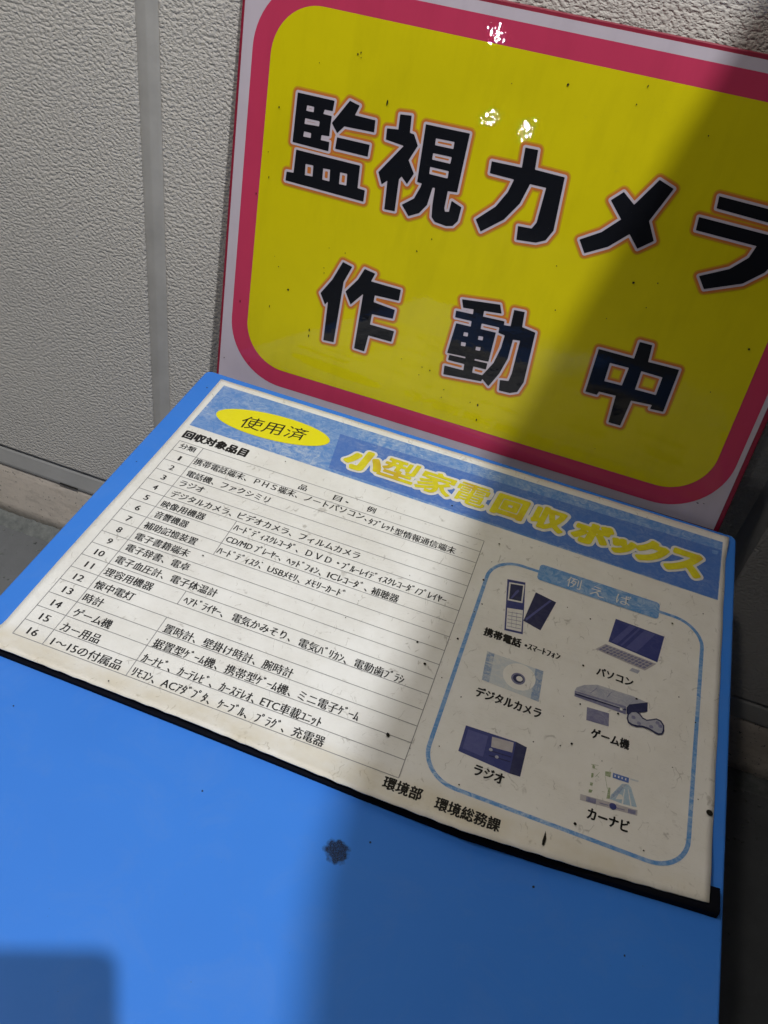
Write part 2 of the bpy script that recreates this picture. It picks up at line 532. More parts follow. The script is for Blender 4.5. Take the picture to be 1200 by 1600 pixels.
D = json.loads(r'''{"text":[["回収対象品目",-0.056,-0.662,4.224,-0.866,0.84,0.045],["分類",0.24,0.488,1.312,0.481,0.56,0.012],["品",8.328,0.608,8.833,0.609,0.56,0.012],["目",10.571,0.559,11.071,0.56,0.56,0.012],["・",11.355,0.543,11.534,0.579,0.56,0.012],["例",12.74,0.6,13.268,0.583,0.56,0.012],["携帯電話端末、ＰＨＳ端末、ノートパソコン、",1.723,1.449,13.052,1.379,0.64,0.013],["ﾀﾌﾞﾚｯﾄ",13.193,1.554,14.786,1.605,0.64,0.013],["型情報通信端末",14.871,1.683,18.631,1.706,0.64,0.013],["電話機、ファクシミリ",1.858,2.643,7.218,2.602,0.64,0.013],["ラジオ",1.885,3.633,3.427,3.54,0.64,0.013],["デジタルカメラ、",1.904,4.707,5.786,4.571,0.64,0.013],["ビデオカメラ、フィルムカメラ",6.15,4.568,13.667,4.602,0.64,0.013],["映像用機器",1.842,5.73,4.533,5.568,0.64,0.013],["ﾊｰﾄﾞﾃﾞｨｽｸﾚｺｰﾀﾞ、",6.365,5.532,10.374,5.661,0.64,0.013],["ＤＶＤ・",10.83,5.633,12.806,5.634,0.64,0.013],["ﾌﾞﾙｰﾚｲﾃﾞｨｽｸﾚｺｰﾀﾞ/ﾌﾟﾚｲﾔｰ",13.007,5.7,19.154,5.658,0.64,0.013],["音響機器",1.926,6.621,3.977,6.598,0.64,0.013],["CD/MD ﾌﾟﾚｰﾔｰ、",6.382,6.564,9.757,6.686,0.64,0.013],["ﾍｯﾄﾞﾌｫﾝ、",10.083,6.635,12.196,6.742,0.64,0.013],["ICﾚｺｰﾀﾞ、",12.551,6.677,14.902,6.703,0.64,0.013],["補聴器",15.141,6.745,16.699,6.722,0.64,0.013],["補助記憶装置",1.843,7.671,5.026,7.577,0.64,0.013],["ﾊｰﾄﾞﾃﾞｨｽｸ、",6.337,7.596,9.011,7.701,0.64,0.013],["USBﾒﾓﾘ、",9.384,7.68,11.344,7.735,0.64,0.013],["ﾒﾓﾘｰｶｰﾄﾞ",11.663,7.686,13.855,7.668,0.64,0.013],["電子書籍端末",1.848,8.653,5.087,8.578,0.64,0.013],["電子辞書、電卓",1.84,9.651,5.56,9.487,0.64,0.013],["電子血圧計、電子体温計",1.814,10.656,7.729,10.541,0.64,0.013],["理容用機器",1.772,11.664,4.534,11.571,0.64,0.013],["ﾍｱﾄﾞﾗｲﾔｰ、",6.379,11.627,8.661,11.658,0.64,0.013],["電気かみそり、",9.149,11.618,12.432,11.671,0.64,0.013],["電気ﾊﾞﾘｶﾝ、",12.897,11.639,15.553,11.853,0.64,0.013],["電動歯ﾌﾞﾗｼ",15.954,11.746,18.584,11.78,0.64,0.013],["懐中電灯",1.803,12.657,4.01,12.608,0.64,0.013],["時計",1.766,13.652,2.857,13.636,0.64,0.013],["置時計、壁掛け時計、腕時計",6.39,13.746,13.379,13.704,0.64,0.013],["ゲーム機",1.845,14.702,3.955,14.677,0.64,0.013],["据置型ｹﾞｰﾑ機、携帯型ｹﾞｰﾑ機、",6.362,14.791,13.742,14.705,0.64,0.013],["ミニ電子ｹﾞｰﾑ",14.11,14.703,17.228,14.758,0.64,0.013],["カー用品",1.845,15.761,3.931,15.693,0.64,0.013],["ｶｰﾅﾋﾞ、ｶｰﾃﾚﾋﾞ、ｶｰｽﾃﾚｵ、",6.336,15.8,12.31,15.788,0.64,0.013],["ETC車載ﾕﾆｯﾄ",12.604,15.777,15.686,15.747,0.64,0.013],["1～15の付属品",1.943,16.721,5.658,16.657,0.64,0.013],["ﾘﾓｺﾝ、ACｱﾀﾞﾌﾟﾀ、",6.321,16.689,10.419,16.709,0.64,0.013],["ｹｰﾌﾞﾙ、ﾌﾟﾗｸﾞ、充電器",10.826,16.725,16.209,16.69,0.64,0.013],["環境部",19.417,17.467,21.234,17.421,0.7,0.022],["環境総務課",21.916,17.54,24.927,17.477,0.7,0.022],["携帯電話・",21.648,6.783,24.017,6.835,0.64,0.03],["ｽﾏｰﾄﾌｫﾝ",24.086,6.827,25.836,6.75,0.56,0.02],["デジタルカメラ",22.18,10.826,25.543,10.811,0.68,0.025],["パソコン",27.862,6.885,29.792,6.822,0.64,0.025],["ゲーム機",28.138,10.883,30.038,10.766,0.64,0.025],["ラジオ",23.159,15.161,24.581,15.165,0.68,0.025],["カーナビ",28.606,15.278,30.53,15.217,0.68,0.025]],"white":[["例",25.678,1.031],["え",27.067,1.094],["ば",28.607,1.062]],"used":[2.527,-3.597,6.854,-4.276],"title":[["小",11.159,-3.564],["型",13.475,-3.793],["家",15.955,-3.698],["電",18.294,-3.685],["回",20.806,-3.709],["収",23.324,-3.751],["ボ",26.074,-3.673],["ッ",28.004,-3.395],["ク",29.759,-3.774],["ス",31.858,-3.782]],"banner":[[-0.208,-6.687],[34.08,-6.872],[33.962,-1.483],[-0.216,-1.7]],"flip":[[21.979,2.445],[23.011,2.245],[23.641,6.111],[22.643,6.259]],"flips":[[22.128,2.635],[23.003,2.45],[23.169,3.893],[22.339,4.05]],"flips2":[[22.232,2.738],[22.938,2.575],[23.077,3.801],[22.392,3.923]],"keys":[[22.44,4.619],[23.305,4.4],[23.538,5.99],[22.705,6.113]],"smart":[[23.722,2.725],[24.962,2.974],[24.502,5.415],[23.481,5.14]],"cam":[[22.11,8.071],[25.178,8.105],[25.302,10.12],[22.271,9.994]],"camc":[[24.05,9.001],[24.023,9.157]],"pc":[[28.36,2.699],[31.138,2.818],[30.92,4.849],[28.18,4.555]],"kb":[[28.059,4.793],[30.88,4.984],[30.322,5.723],[27.567,5.415]],"pad":[[29.639,5.838],[30.073,5.836],[29.972,6.111],[29.511,6.091]],"contop":[[27.001,8.393],[27.374,8.057],[28.013,7.756],[29.929,7.699],[30.668,7.8],[29.876,8.238],[29.628,8.511],[26.95,8.611]],"confront":[[26.943,8.636],[29.628,8.511],[29.659,9.021],[26.979,9.001]],"conline":[[26.993,8.808],[29.649,8.691],[29.648,8.783],[26.996,8.9]],"conside":[[29.763,8.33],[30.667,7.787],[30.703,8.393],[29.684,8.997],[29.646,8.573]],"card":[[27.7,9.401],[28.839,9.314],[28.916,10.114],[27.781,10.206]],"pad2":[[29.726,9.268],[29.736,8.974],[29.875,8.731],[30.138,8.601],[30.337,8.653],[30.524,8.862],[30.721,8.913],[30.956,8.782],[31.189,8.624],[31.438,8.653],[31.616,8.883],[31.646,9.243],[31.564,9.494],[31.358,9.604],[31.136,9.547],[30.829,9.466],[30.557,9.463],[30.295,9.564],[30.025,9.588],[29.813,9.504]],"pad2in":[[29.799,9.236],[29.811,8.996],[29.927,8.799],[30.131,8.695],[30.297,8.754],[30.495,8.957],[30.718,8.997],[30.979,8.855],[31.186,8.715],[31.392,8.749],[31.545,8.948],[31.57,9.236],[31.51,9.424],[31.365,9.507],[31.165,9.454],[30.848,9.376],[30.559,9.374],[30.296,9.469],[30.042,9.492],[29.865,9.427]],"padb":[[30.05,9.07],[30.351,9.322],[30.974,9.267],[31.268,8.899],[31.417,9.039]],"rad":[[22.194,12.987],[24.718,12.894],[24.771,14.713],[22.206,14.52]],"rads":[[24.71,12.898],[25.268,12.993],[25.28,14.689],[24.763,14.717]],"radd":[[23.544,13.096],[24.61,12.992],[24.648,13.565],[23.627,13.674]],"radl":[[[23.571,13.869],[24.657,13.801],[24.661,13.859],[23.576,13.927]],[[23.635,14.142],[24.673,14.072],[24.677,14.13],[23.641,14.199]]],"radk":[[23.648,13.836],[24.008,14.111]],"bar":[[28.134,14.427],[30.815,14.183],[30.827,14.484],[28.162,14.742]],"barg":[[[28.422,14.446],[28.883,14.406],[28.897,14.65],[28.439,14.695]],[[30.385,14.294],[30.741,14.246],[30.744,14.464],[30.388,14.503]],[[29.059,14.504],[29.478,14.466],[29.476,14.513],[29.058,14.555]],[[29.859,14.445],[30.236,14.402],[30.234,14.449],[29.857,14.496]]],"bark":[29.679,14.461],"bsign":[[29.462,12.676],[30.238,12.639],[30.25,12.926],[29.48,12.952]],"road":[[[29.998,13.067],[30.178,13.015],[29.821,13.644],[29.557,14.132],[29.528,13.909]],[[30.033,13.364],[30.375,13.123],[30.76,14.044],[30.2,14.094],[29.86,13.627]]],"green":[[[29.359,13.554],[29.448,13.54],[29.496,14.134],[29.339,14.176]],[[29.087,12.747],[29.37,12.676],[29.374,12.968],[29.118,12.98]],[[28.471,13.109],[28.573,13.09],[28.583,13.305],[28.489,13.37]],[[28.486,13.637],[28.625,13.601],[28.609,13.776],[28.49,13.803]],[[28.481,14.021],[28.661,13.992],[28.623,14.15],[28.488,14.207]],[[28.463,12.618],[28.595,12.661],[28.575,12.818],[28.47,12.814]]],"fan":[[29.959,13.083],[30.259,13.004],[30.397,13.138],[30.769,14.05],[30.126,14.148],[29.496,14.134],[29.525,13.887]],"fan2":[[30.001,13.09],[30.179,13.024],[29.866,13.672],[29.554,14.109],[29.526,13.957]],"lanes":[[[30.08,13.344],[30.119,13.327],[30.126,14.148],[30.054,14.155]],[[30.248,13.273],[30.279,13.259],[30.524,14.097],[30.464,14.108]],[[29.868,13.695],[30.032,13.697],[30.097,13.904],[29.749,14.05]]],"strip":[[30.3,12.633],[30.709,12.595],[30.698,12.687],[30.297,12.721]],"dash":[[[28.381,12.629],[28.747,12.547],[28.742,12.573],[28.38,12.654]],[[28.51,12.797],[28.717,12.783],[28.712,12.809],[28.514,12.825]],[[28.674,13.218],[28.838,12.903],[28.852,12.917],[28.697,13.232]],[[29.095,13.879],[29.216,13.862],[29.215,13.886],[29.098,13.902]],[[28.765,13.13],[28.858,13.198],[28.849,13.221],[28.756,13.149]],[[29.118,12.98],[29.332,13.66],[29.314,13.678],[29.11,13.008]]],"tri":[[29.896,13.754],[30.053,13.876],[29.818,13.951]],"glyph":[[[[[3.891,-19.363],[6.249,-19.381],[6.217,-18.819],[5.703,-18.802],[5.637,-18.53],[6.198,-18.522],[6.186,-18.035],[6.193,-17.402],[5.694,-17.369],[5.673,-17.062],[6.241,-17.065],[6.25,-16.559],[3.881,-16.583]],[[7.21,-19.575],[7.84,-19.442],[7.627,-18.871],[8.929,-18.86],[8.958,-18.218],[7.071,-18.15],[6.674,-17.687],[6.272,-18.161]],[[6.711,-17.44],[8.8,-17.463],[8.786,-16.803],[6.681,-16.792]],[[4.177,-16.181],[8.39,-16.178],[8.433,-14.866],[8.925,-14.837],[8.926,-14.183],[3.677,-14.254],[3.694,-14.771],[4.161,-14.8]]],[[[4.556,-18.816],[5.036,-18.816],[5.037,-18.496],[4.536,-18.482]],[[4.524,-18.084],[5.487,-18.105],[5.487,-17.798],[4.515,-17.738]],[[4.545,-17.343],[5.033,-17.337],[5.031,-17.034],[4.522,-17.017]],[[4.875,-15.515],[5.411,-15.539],[5.447,-14.861],[4.908,-14.834]],[[6.058,-15.514],[6.534,-15.545],[6.583,-14.833],[6.088,-14.834]],[[7.183,-15.541],[7.67,-15.547],[7.715,-14.844],[7.206,-14.822]]]],[[[[10.391,-19.488],[11.071,-19.559],[11.13,-18.636],[11.405,-18.606],[11.742,-18.057],[11.334,-17.156],[11.799,-16.482],[11.486,-15.826],[11.081,-16.181],[10.946,-15.964],[11.01,-14.098],[10.354,-14.067],[10.261,-15.76],[9.932,-15.45],[9.614,-16.081],[10.923,-17.879],[9.761,-17.987],[9.725,-18.585],[10.425,-18.663]],[[12.012,-19.287],[14.658,-19.344],[14.607,-16.065],[14.038,-16.007],[14.033,-14.993],[14.114,-14.804],[14.369,-14.846],[14.399,-15.504],[15.051,-15.283],[15.0,-14.465],[14.751,-14.117],[14.363,-14.021],[13.631,-14.084],[13.378,-14.311],[13.287,-15.005],[13.252,-16.01],[13.084,-15.99],[12.945,-14.924],[12.545,-14.351],[11.933,-14.03],[11.412,-14.579],[12.088,-15.101],[12.356,-15.822],[12.409,-16.067],[12.1,-16.088]]],[[[12.734,-18.696],[13.881,-18.741],[13.893,-18.33],[12.756,-18.304]],[[12.725,-17.878],[13.897,-17.904],[13.884,-17.507],[12.744,-17.496]],[[12.705,-17.099],[13.881,-17.109],[13.895,-16.674],[12.731,-16.675]]]],[[[[17.978,-19.308],[18.704,-19.329],[18.793,-18.287],[20.546,-18.263],[20.708,-15.297],[20.399,-14.656],[19.883,-14.394],[18.732,-14.277],[18.634,-15.049],[19.443,-15.098],[19.647,-15.503],[19.685,-17.499],[18.718,-17.49],[18.408,-16.313],[17.706,-15.217],[16.51,-14.223],[16.07,-14.82],[17.068,-15.81],[17.577,-16.757],[17.771,-17.524],[16.297,-17.546],[16.261,-18.179],[18.05,-18.226]]],[]],[[[[25.628,-19.285],[26.483,-19.004],[25.748,-17.08],[26.341,-16.107],[25.606,-15.481],[24.945,-16.16],[23.981,-15.181],[22.797,-14.505],[22.316,-15.173],[23.396,-15.868],[24.261,-16.808],[23.403,-17.674],[23.957,-18.244],[24.705,-17.717]]],[]],[[[[28.918,-19.179],[32.132,-19.11],[32.271,-18.461],[29.002,-18.566]],[[28.276,-17.905],[33.096,-17.835],[33.073,-16.949],[32.607,-15.93],[31.711,-15.05],[29.851,-14.234],[29.358,-14.854],[30.781,-15.635],[31.529,-16.464],[31.695,-17.166],[28.343,-17.216]]],[]],[[[[8.195,-10.183],[8.839,-10.043],[8.413,-8.942],[8.321,-4.732],[7.593,-4.675],[7.549,-7.405],[7.358,-7.131],[6.958,-7.8],[7.641,-8.879]],[[9.709,-10.13],[10.433,-10.013],[10.234,-9.455],[12.286,-9.44],[12.273,-8.727],[10.637,-8.653],[10.629,-8.176],[12.132,-8.055],[12.093,-7.462],[10.659,-7.383],[10.634,-6.638],[12.331,-6.645],[12.27,-5.91],[10.653,-5.894],[10.542,-4.719],[9.828,-4.741],[9.867,-8.545],[9.115,-7.615],[8.653,-8.36],[9.366,-9.337]]],[]],[[[[16.307,-9.914],[18.7,-10.223],[18.921,-9.716],[16.486,-9.432]],[[16.089,-9.11],[19.209,-9.278],[19.249,-8.838],[16.11,-8.69]],[[17.138,-9.961],[17.798,-10.003],[17.983,-5.16],[17.413,-5.093]],[[16.263,-8.319],[18.86,-8.428],[18.838,-6.455],[16.105,-6.253]],[[16.272,-6.153],[18.801,-6.31],[18.8,-5.891],[16.26,-5.805]],[[16.106,-5.351],[18.791,-5.437],[18.672,-5.021],[16.159,-4.757]],[[19.642,-10.138],[20.288,-10.18],[20.37,-9.227],[21.251,-9.113],[21.36,-5.772],[21.126,-5.019],[20.678,-4.803],[19.966,-4.765],[19.867,-5.464],[20.417,-5.558],[20.494,-6.106],[20.481,-8.366],[20.01,-8.301],[19.988,-6.99],[19.697,-5.864],[19.223,-4.84],[18.605,-5.304],[19.195,-6.458],[19.425,-7.554],[19.462,-8.429],[19.03,-8.477],[18.998,-9.007],[19.674,-9.086]]],[[[16.855,-7.911],[17.162,-7.941],[17.181,-7.671],[16.872,-7.64]],[[17.834,-7.932],[18.152,-7.966],[18.173,-7.697],[17.854,-7.662]],[[16.833,-7.235],[17.156,-7.271],[17.175,-6.997],[16.851,-6.962]],[[17.832,-7.204],[18.152,-7.239],[18.17,-6.981],[17.848,-6.945]]]],[[[[27.432,-10.286],[28.165,-10.294],[28.258,-9.243],[30.126,-9.281],[30.1,-6.475],[29.32,-6.425],[29.349,-6.699],[28.06,-6.599],[27.934,-4.805],[27.197,-4.793],[27.102,-6.629],[26.038,-6.583],[25.968,-6.339],[25.25,-6.337],[25.253,-9.192],[27.428,-9.205]]],[[[26.124,-8.562],[27.312,-8.578],[27.258,-7.357],[26.141,-7.318]],[[28.058,-8.592],[29.379,-8.569],[29.369,-7.362],[28.062,-7.346]]]]]}''')

# ================================================================ SETTING
WALL = -15.2
GR = 32.0
def sheet_obj(name, u0, u1, v0, v1, w_, mat, n=1):
    vs = [W(u0 + (u1 - u0) * i / n, v0 + (v1 - v0) * j / n, w_) for j in range(n + 1) for i in range(n + 1)]
    fs = [(j * (n + 1) + i, (j + 1) * (n + 1) + i, (j + 1) * (n + 1) + i + 1, j * (n + 1) + i + 1) for j in range(n) for i in range(n)]
    return obj(name, vs, fs, mat)
g = sheet_obj("ground", -2500, 2500, -2500, 2500, GR, M_['ground'])
g['kind'] = 'structure'

wall = thing("building_wall", "beige textured siding wall with smooth vertical joints behind the blue box", "wall", W(18, WALL, GR))
J = [-57.95, -10.05, 37.85, 85.75]
for a, b in zip(J[:-1], J[1:]):
    vs, fs = box(a + .8, b - .8, WALL - 1.5, WALL, -190, 21.85)
    o = obj("siding_panel", vs, fs, M_['stucco'], wall)
    fix_normals(o)
    m = o.modifiers.new("bevel", 'BEVEL'); m.width = 0.004; m.segments = 3; m.limit_method = 'ANGLE'
for a in J[1:-1]:
    prof = [(-.95, -.42), (-.80, -.27), (-.5, -.17), (-.08, -.10), (.0, -.085), (.10, -.10), (.55, -.19), (.80, -.26), (.95, -.42)]
    vs, fs = [], []
    for k, w_ in enumerate((-190, 21.8)):
        vs += [W(a + p[0], WALL + p[1] + .12, w_) for p in prof]
    n_ = len(prof)
    fs = [(i, i + 1, n_ + i + 1, n_ + i) for i in range(n_ - 1)]
    o = obj("joint_strip", vs, fs, M_['joint'], wall, smooth=True)
    fix_normals(o)
# solid wall body behind the siding
vs, fs = box(-200, 230, WALL - 12, WALL - 1.25, -190, GR + 3)
obj("wall_core", vs, fs, M_['joint'], wall)
# flashing profile (v offset, w)
prof = [(-.9, 21.85), (-.75, 21.95), (-.55, 22.02), (-.26, 22.25), (-.20, 22.45), (-.20, 24.2), (-.26, 24.5), (-.5, 24.72)]
vs = [W(u, WALL + p[0], p[1]) for u in (-120, 160) for p in prof]
n_ = len(prof)
o = obj("metal_flashing", vs, [(i, i + 1, n_ + i + 1, n_ + i) for i in range(n_ - 1)], M_['flash'], wall)
fix_normals(o)
# dark weep slot in the flashing
vs, fs = box(-21.5, -19.5, WALL - .5, WALL - .15, 24.36, 24.5)
o = obj("weep_slot", vs, fs, M_['speck'], wall)
bevel(o, .0012)
# foundation with uneven mortar face
def rough_strip(name, u0, u1, nu, rows, mat, amp, parent, seed):
    r = random.Random(seed)
    vs = []
    for j, (vo, w_) in enumerate(rows):
        ph = [r.uniform(0, 6) for _ in range(5)]
        for i in range(nu + 1):
            u = u0 + (u1 - u0) * i / nu
            a = amp[j]
            d = sum(math.sin(u * fq + p) for fq, p in zip((.5, 1.3, 2.9, 5.3, 9.1), ph)) / 5 * a + r.uniform(-.3, .3) * a
            vs.append(W(u, WALL + vo + d * .5, w_ + d))
    fs = [(j * (nu + 1) + i, j * (nu + 1) + i + 1, (j + 1) * (nu + 1) + i + 1, (j + 1) * (nu + 1) + i) for j in range(len(rows) - 1) for i in range(nu)]
    o = obj(name, vs, fs, mat, parent, smooth=True)
    fix_normals(o)
    return o
rough_strip("foundation_face", -60, 100, 500, [(-.75, 24.4), (-.5, 24.7), (-.45, 26), (-.42, 28), (-.38, 30), (-.35, 31.35), (-1.0, 31.8)], M_['mortar'], [0, .05, .06, .08, .08, .14, .1], wall, 3)
rough_strip("concrete_footing", -60, 100, 500, [(-.9, 31.0), (-.3, 31.35), (.05, 31.5), (.55, 31.75), (1.2, 32.02), (1.5, 32.6)], M_['concrete'], [.1, .28, .26, .22, .12, 0], wall, 8)

rg = random.Random(4)
bits = []
for k in range(420):
    u = rg.uniform(-40, -14) if k % 2 else rg.uniform(38, 62)
    v = WALL + 1.2 + abs(rg.gauss(0, 4))
    s_ = rg.uniform(.05, .22) * (1.6 if k % 17 == 0 else 1)
    P = [(u + s_ * rg.uniform(.6, 1.2) * math.cos(t), v + s_ * rg.uniform(.6, 1.2) * math.sin(t)) for t in (0, 1.2, 2.4, 3.6, 4.9)]
    hh = s_ * rg.uniform(.4, .9)
    vs_ = [W(p[0], p[1], GR) for p in P] + [W(p[0] * .6 + u * .4, p[1] * .6 + v * .4, GR - hh) for p in P]
    bits.append((vs_, [tuple(range(5, 10))] + [(i, (i + 1) % 5, 5 + (i + 1) % 5, 5 + i) for i in range(5)]))
o = obj("grit", *merge(bits), M_['concrete'], kind='stuff'); fix_normals(o)
o['label'] = "loose grit and small stones on the ground along the foot of the wall"

# ================================================================ BLUE BOX
bx = thing("collection_box", "large blue painted recycling collection box with a poster on its flat top", "box", W(16.4, 14, GR))
def round_rect(u0, u1, v0, v1, r, n=6):
    P = []
    for cx, cy, a0 in ((u1 - r, v1 - r, 0), (u0 + r, v1 - r, 90), (u0 + r, v0 + r, 180), (u1 - r, v0 + r, 270)):
        for k in range(n + 1):
            a = math.radians(a0 + 90 * k / n)
            P.append((cx + r * math.cos(a), cy + r * math.sin(a)))
    return P
def slab(P, w0, w1):
    n = len(P)
    vs = [W(p[0], p[1], w0) for p in P] + [W(p[0], p[1], w1) for p in P]
    fs = [tuple(range(n)), tuple(reversed(range(n, 2 * n)))] + [(i, n + i, n + (i + 1) % n, (i + 1) % n) for i in range(n)]
    return vs, fs
BU0, BU1, BV0, BV1 = -2.01, 34.93, -7.83, 40.0
o = obj("top_panel", *slab(round_rect(BU0, BU1, BV0, BV1, .45), 0, 2.2), M_['blue'], bx); fix_normals(o); bevel(o, .0022, 3)
o = obj("body", *slab(round_rect(BU0 + .25, BU1 - .25, BV0 + .25, BV1 - .25, .4), 2.2, GR - 1.2), M_['blue'], bx); fix_normals(o)
o = obj("front_door", *box(1.5, 31.4, BV1 - .24, BV1 + .02, 5, 27), M_['blue'], bx); fix_normals(o); bevel(o, .002)
o2 = obj("handle", *box(28.2, 29.0, BV1 + .02, BV1 + 1.0, 14, 18), M_['metal'], o); fix_normals(o2); bevel(o2, .003)
for a in (1, 30.9):
    for b in (-5.5, 37):
        o = obj("foot", *slab(round_rect(a, a + 1.5, b, b + 1.5, .7), GR - 1.25, GR + .05), M_['black'], bx); fix_normals(o)
# grime smudge and small marks on the blue top
rs = random.Random(11)
bits = []
for k, (x, y, s_) in enumerate([(12.2, 21, .05), (26.9, 19.6, .07), (19.8, 20.4, .05), (-1.1, -5.9, .06), (-1.3, 3, .04), (2.5, 20.5, .05), (31, 21, .05)]):
    P = [(x + s_ * math.cos(t) * rs.uniform(.6, 1.3), y + s_ * math.sin(t) * rs.uniform(.6, 1.3)) for t in (0, .9, 1.9, 3, 4.1, 5.2)]
    bits.append(([W(p[0], p[1], -.012) for p in P], [tuple(reversed(range(6)))]))
o = obj("dirt_specks", *merge(bits), M_['smudge'], bx, kind='stuff'); fix_normals(o)

# ================================================================ POSTER
ps = thing("information_poster", "white poster with blue title band and Japanese list lying on the blue box", "poster", W(17, 5.5, 0))
BOT = [(-1.3, 17.9), (.0, 18.0), (4.15, 18.03), (10.16, 18.06), (14.5, 18.2), (18.8, 18.33), (23.3, 18.33), (28.48, 17.98), (32.68, 17.55), (34.34, 17.36)]
def bot_v(u):
    for a, b in zip(BOT[:-1], BOT[1:]):
        if u <= b[0]:
            t = max(0, (u - a[0]) / (b[0] - a[0]))
            return a[1] + t * (b[1] - a[1])
    return BOT[-1][1]
def ease(t):
    t = min(max(t, 0.0), 1.0)
    return t * t * (3 - 2 * t)
def lift(u, v):
    """height of the paper above the box top, in table rows"""
    rgt = ease((u - 18) / 9)
    h = .07 + (.12 + .33 * rgt) * ease((v - 12.5) / 4.8)
    h += .03 * math.sin(u * .9 + 1.2) * ease((v - 14) / 4)
    curl = .42 * (1 - ease((u - 23) / 9.5)) * (1 + .10 * math.sin(u * .8) + .06 * math.sin(u * 1.9))
    h += curl * max(0.0, (v - 16.5) / 1.7) ** 1.7
    t2 = min(max((-5.6 - v) / 1.8, 0), 1) * min(max((u - 33.2) / 1.2, 0), 1)   # curled corner
    h += .22 * t2
    h += .012 * math.sin(u * .55 + v * .3) * math.sin(v * .7 - u * .2)
    return h
def PP(u, v, layer=0):
    """layout coordinates were measured as if the sheet were flat; undo the parallax of the lifted parts"""
    h = lift(u, v)
    k = h / 35.8
    return W(u + (21.3 - u) * k, v + (39.07 - v) * k, -(h + .010 * layer))
LV = [17.35, 34.45]
nu, nv = 110, 80
def left_u(v): return -.72 + .06 * math.sin((v + 7) * .25) - .55 * ease((v - 15.5) / 2)
def right_u(v): return 34.47 - .16 * min(1, (v + 7.4) / 2.2) + .012 * math.sin(v * 1.7)
vs = []
for side in (0, 1):
    for j in range(nv + 1):
        t = j / nv
        for i in range(nu + 1):
            s_ = i / nu
            u = left_u(-7 + 24 * t) * (1 - s_) + right_u(-7.4 + 24.5 * t) * s_
            v0 = -7.28 - .29 * s_ + .012 * math.sin(u * 2.1)
            v = v0 * (1 - t) + bot_v(u) * t
            if j == nv: v += .012 * math.sin(u * 5.1) + .01 * math.sin(u * 13)
            p = PP(u, v)
            vs.append((p[0], p[1], p[2] - .0007 * side))
N1 = (nu + 1) * (nv + 1)
fs = []
for j in range(nv):
    for i in range(nu):
        a = j * (nu + 1) + i
        fs.append((a, a + nu + 1, a + nu + 2, a + 1))
        fs.append((N1 + a, N1 + a + 1, N1 + a + nu + 2, N1 + a + nu + 1))
for i in range(nu):
    a = nv * (nu + 1) + i
    fs.append((a, N1 + a, N1 + a + 1, a + 1)); fs.append((i, i + 1, N1 + i + 1, N1 + i))
for j in range(nv):
    a = j * (nu + 1)
    fs.append((a, N1 + a, N1 + a + nu + 1, a + nu + 1)); a += nu
    fs.append((a, a + nu + 1, N1 + a + nu + 1, N1 + a))
o = obj("paper_sheet", vs, fs, M_['paper'], ps, smooth=True)
# black strip: rubber at the right end, painted-in shade along the rest
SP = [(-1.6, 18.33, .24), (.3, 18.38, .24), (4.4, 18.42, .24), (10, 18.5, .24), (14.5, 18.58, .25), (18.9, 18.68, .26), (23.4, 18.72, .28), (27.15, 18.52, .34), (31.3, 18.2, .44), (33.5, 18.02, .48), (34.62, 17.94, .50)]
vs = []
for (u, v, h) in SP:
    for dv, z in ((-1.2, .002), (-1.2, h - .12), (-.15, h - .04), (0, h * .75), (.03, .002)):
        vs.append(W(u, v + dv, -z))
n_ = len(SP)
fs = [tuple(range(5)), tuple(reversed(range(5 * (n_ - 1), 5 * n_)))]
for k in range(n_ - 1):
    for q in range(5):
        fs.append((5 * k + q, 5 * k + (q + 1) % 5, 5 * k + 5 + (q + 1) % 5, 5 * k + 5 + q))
o = obj("rubber_and_shade_strip", vs, fs, M_['black'], ps); fix_normals(o); bevel(o, .0006)

def flat(name, polys, mat, layer, parent=None, step=.8, label=None, kind=None):
    """printed polygon(s) lying on the sheet; subdivided so that it follows the sheet"""
    bm = bmesh.new()
    for P in polys:
        f = bm.faces.new([bm.verts.new((p[0], p[1], 0)) for p in P])
    us = [v.co.x for v in bm.verts]; vv = [v.co.y for v in bm.verts]
    for a0, a1, k in ((min(us), max(us), 0), (min(vv), max(vv), 1)):
        n = int((a1 - a0) / step)
        for q in range(1, n + 1):
            co = [0, 0, 0]; co[k] = a0 + (a1 - a0) * q / (n + 1)
            no = [0, 0, 0]; no[k] = 1
            bmesh.ops.bisect_plane(bm, geom=bm.verts[:] + bm.edges[:] + bm.faces[:], plane_co=co, plane_no=no)
    bm.verts.index_update()
    vs = [PP(v.co.x, v.co.y, layer) for v in bm.verts]
    fs = []
    for f in bm.faces:
        idx = [v.index for v in f.verts]
        fs.append(tuple(idx) if f.normal.z < 0 else tuple(reversed(idx)))
    bm.free()
    return obj(name, vs, fs, mat, parent or ps, label=label, kind=kind)

def print_mesh(name, V, F, mat, layer, parent=None, flip=False, label=None, place=None):
    pl = place or PP
    vs = [pl(p[0], p[1], layer) for p in V]
    o = obj(name, vs, F, mat, parent or ps, label=label)
    me = o.data
    up = sum(p.normal.z * p.area for p in me.polygons) if place is None else 1
    if up < 0:
        me.flip_normals()
    return o

# title band
bn = flat("title_band", [D['banner']], M_['sky_ink'], 1)
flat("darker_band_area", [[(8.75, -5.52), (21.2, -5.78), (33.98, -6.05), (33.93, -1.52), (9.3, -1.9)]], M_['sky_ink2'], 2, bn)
cx_, cy_ = 4.57, -4.03
ov = [(cx_ + 3.85 * math.cos(a) , cy_ + 1.33 * math.sin(a) - .083 * 3.85 * math.cos(a)) for a in [2 * math.pi * k / 72 for k in range(72)]]
bd = flat("yellow_oval_badge", [ov], M_['badge'], 3)

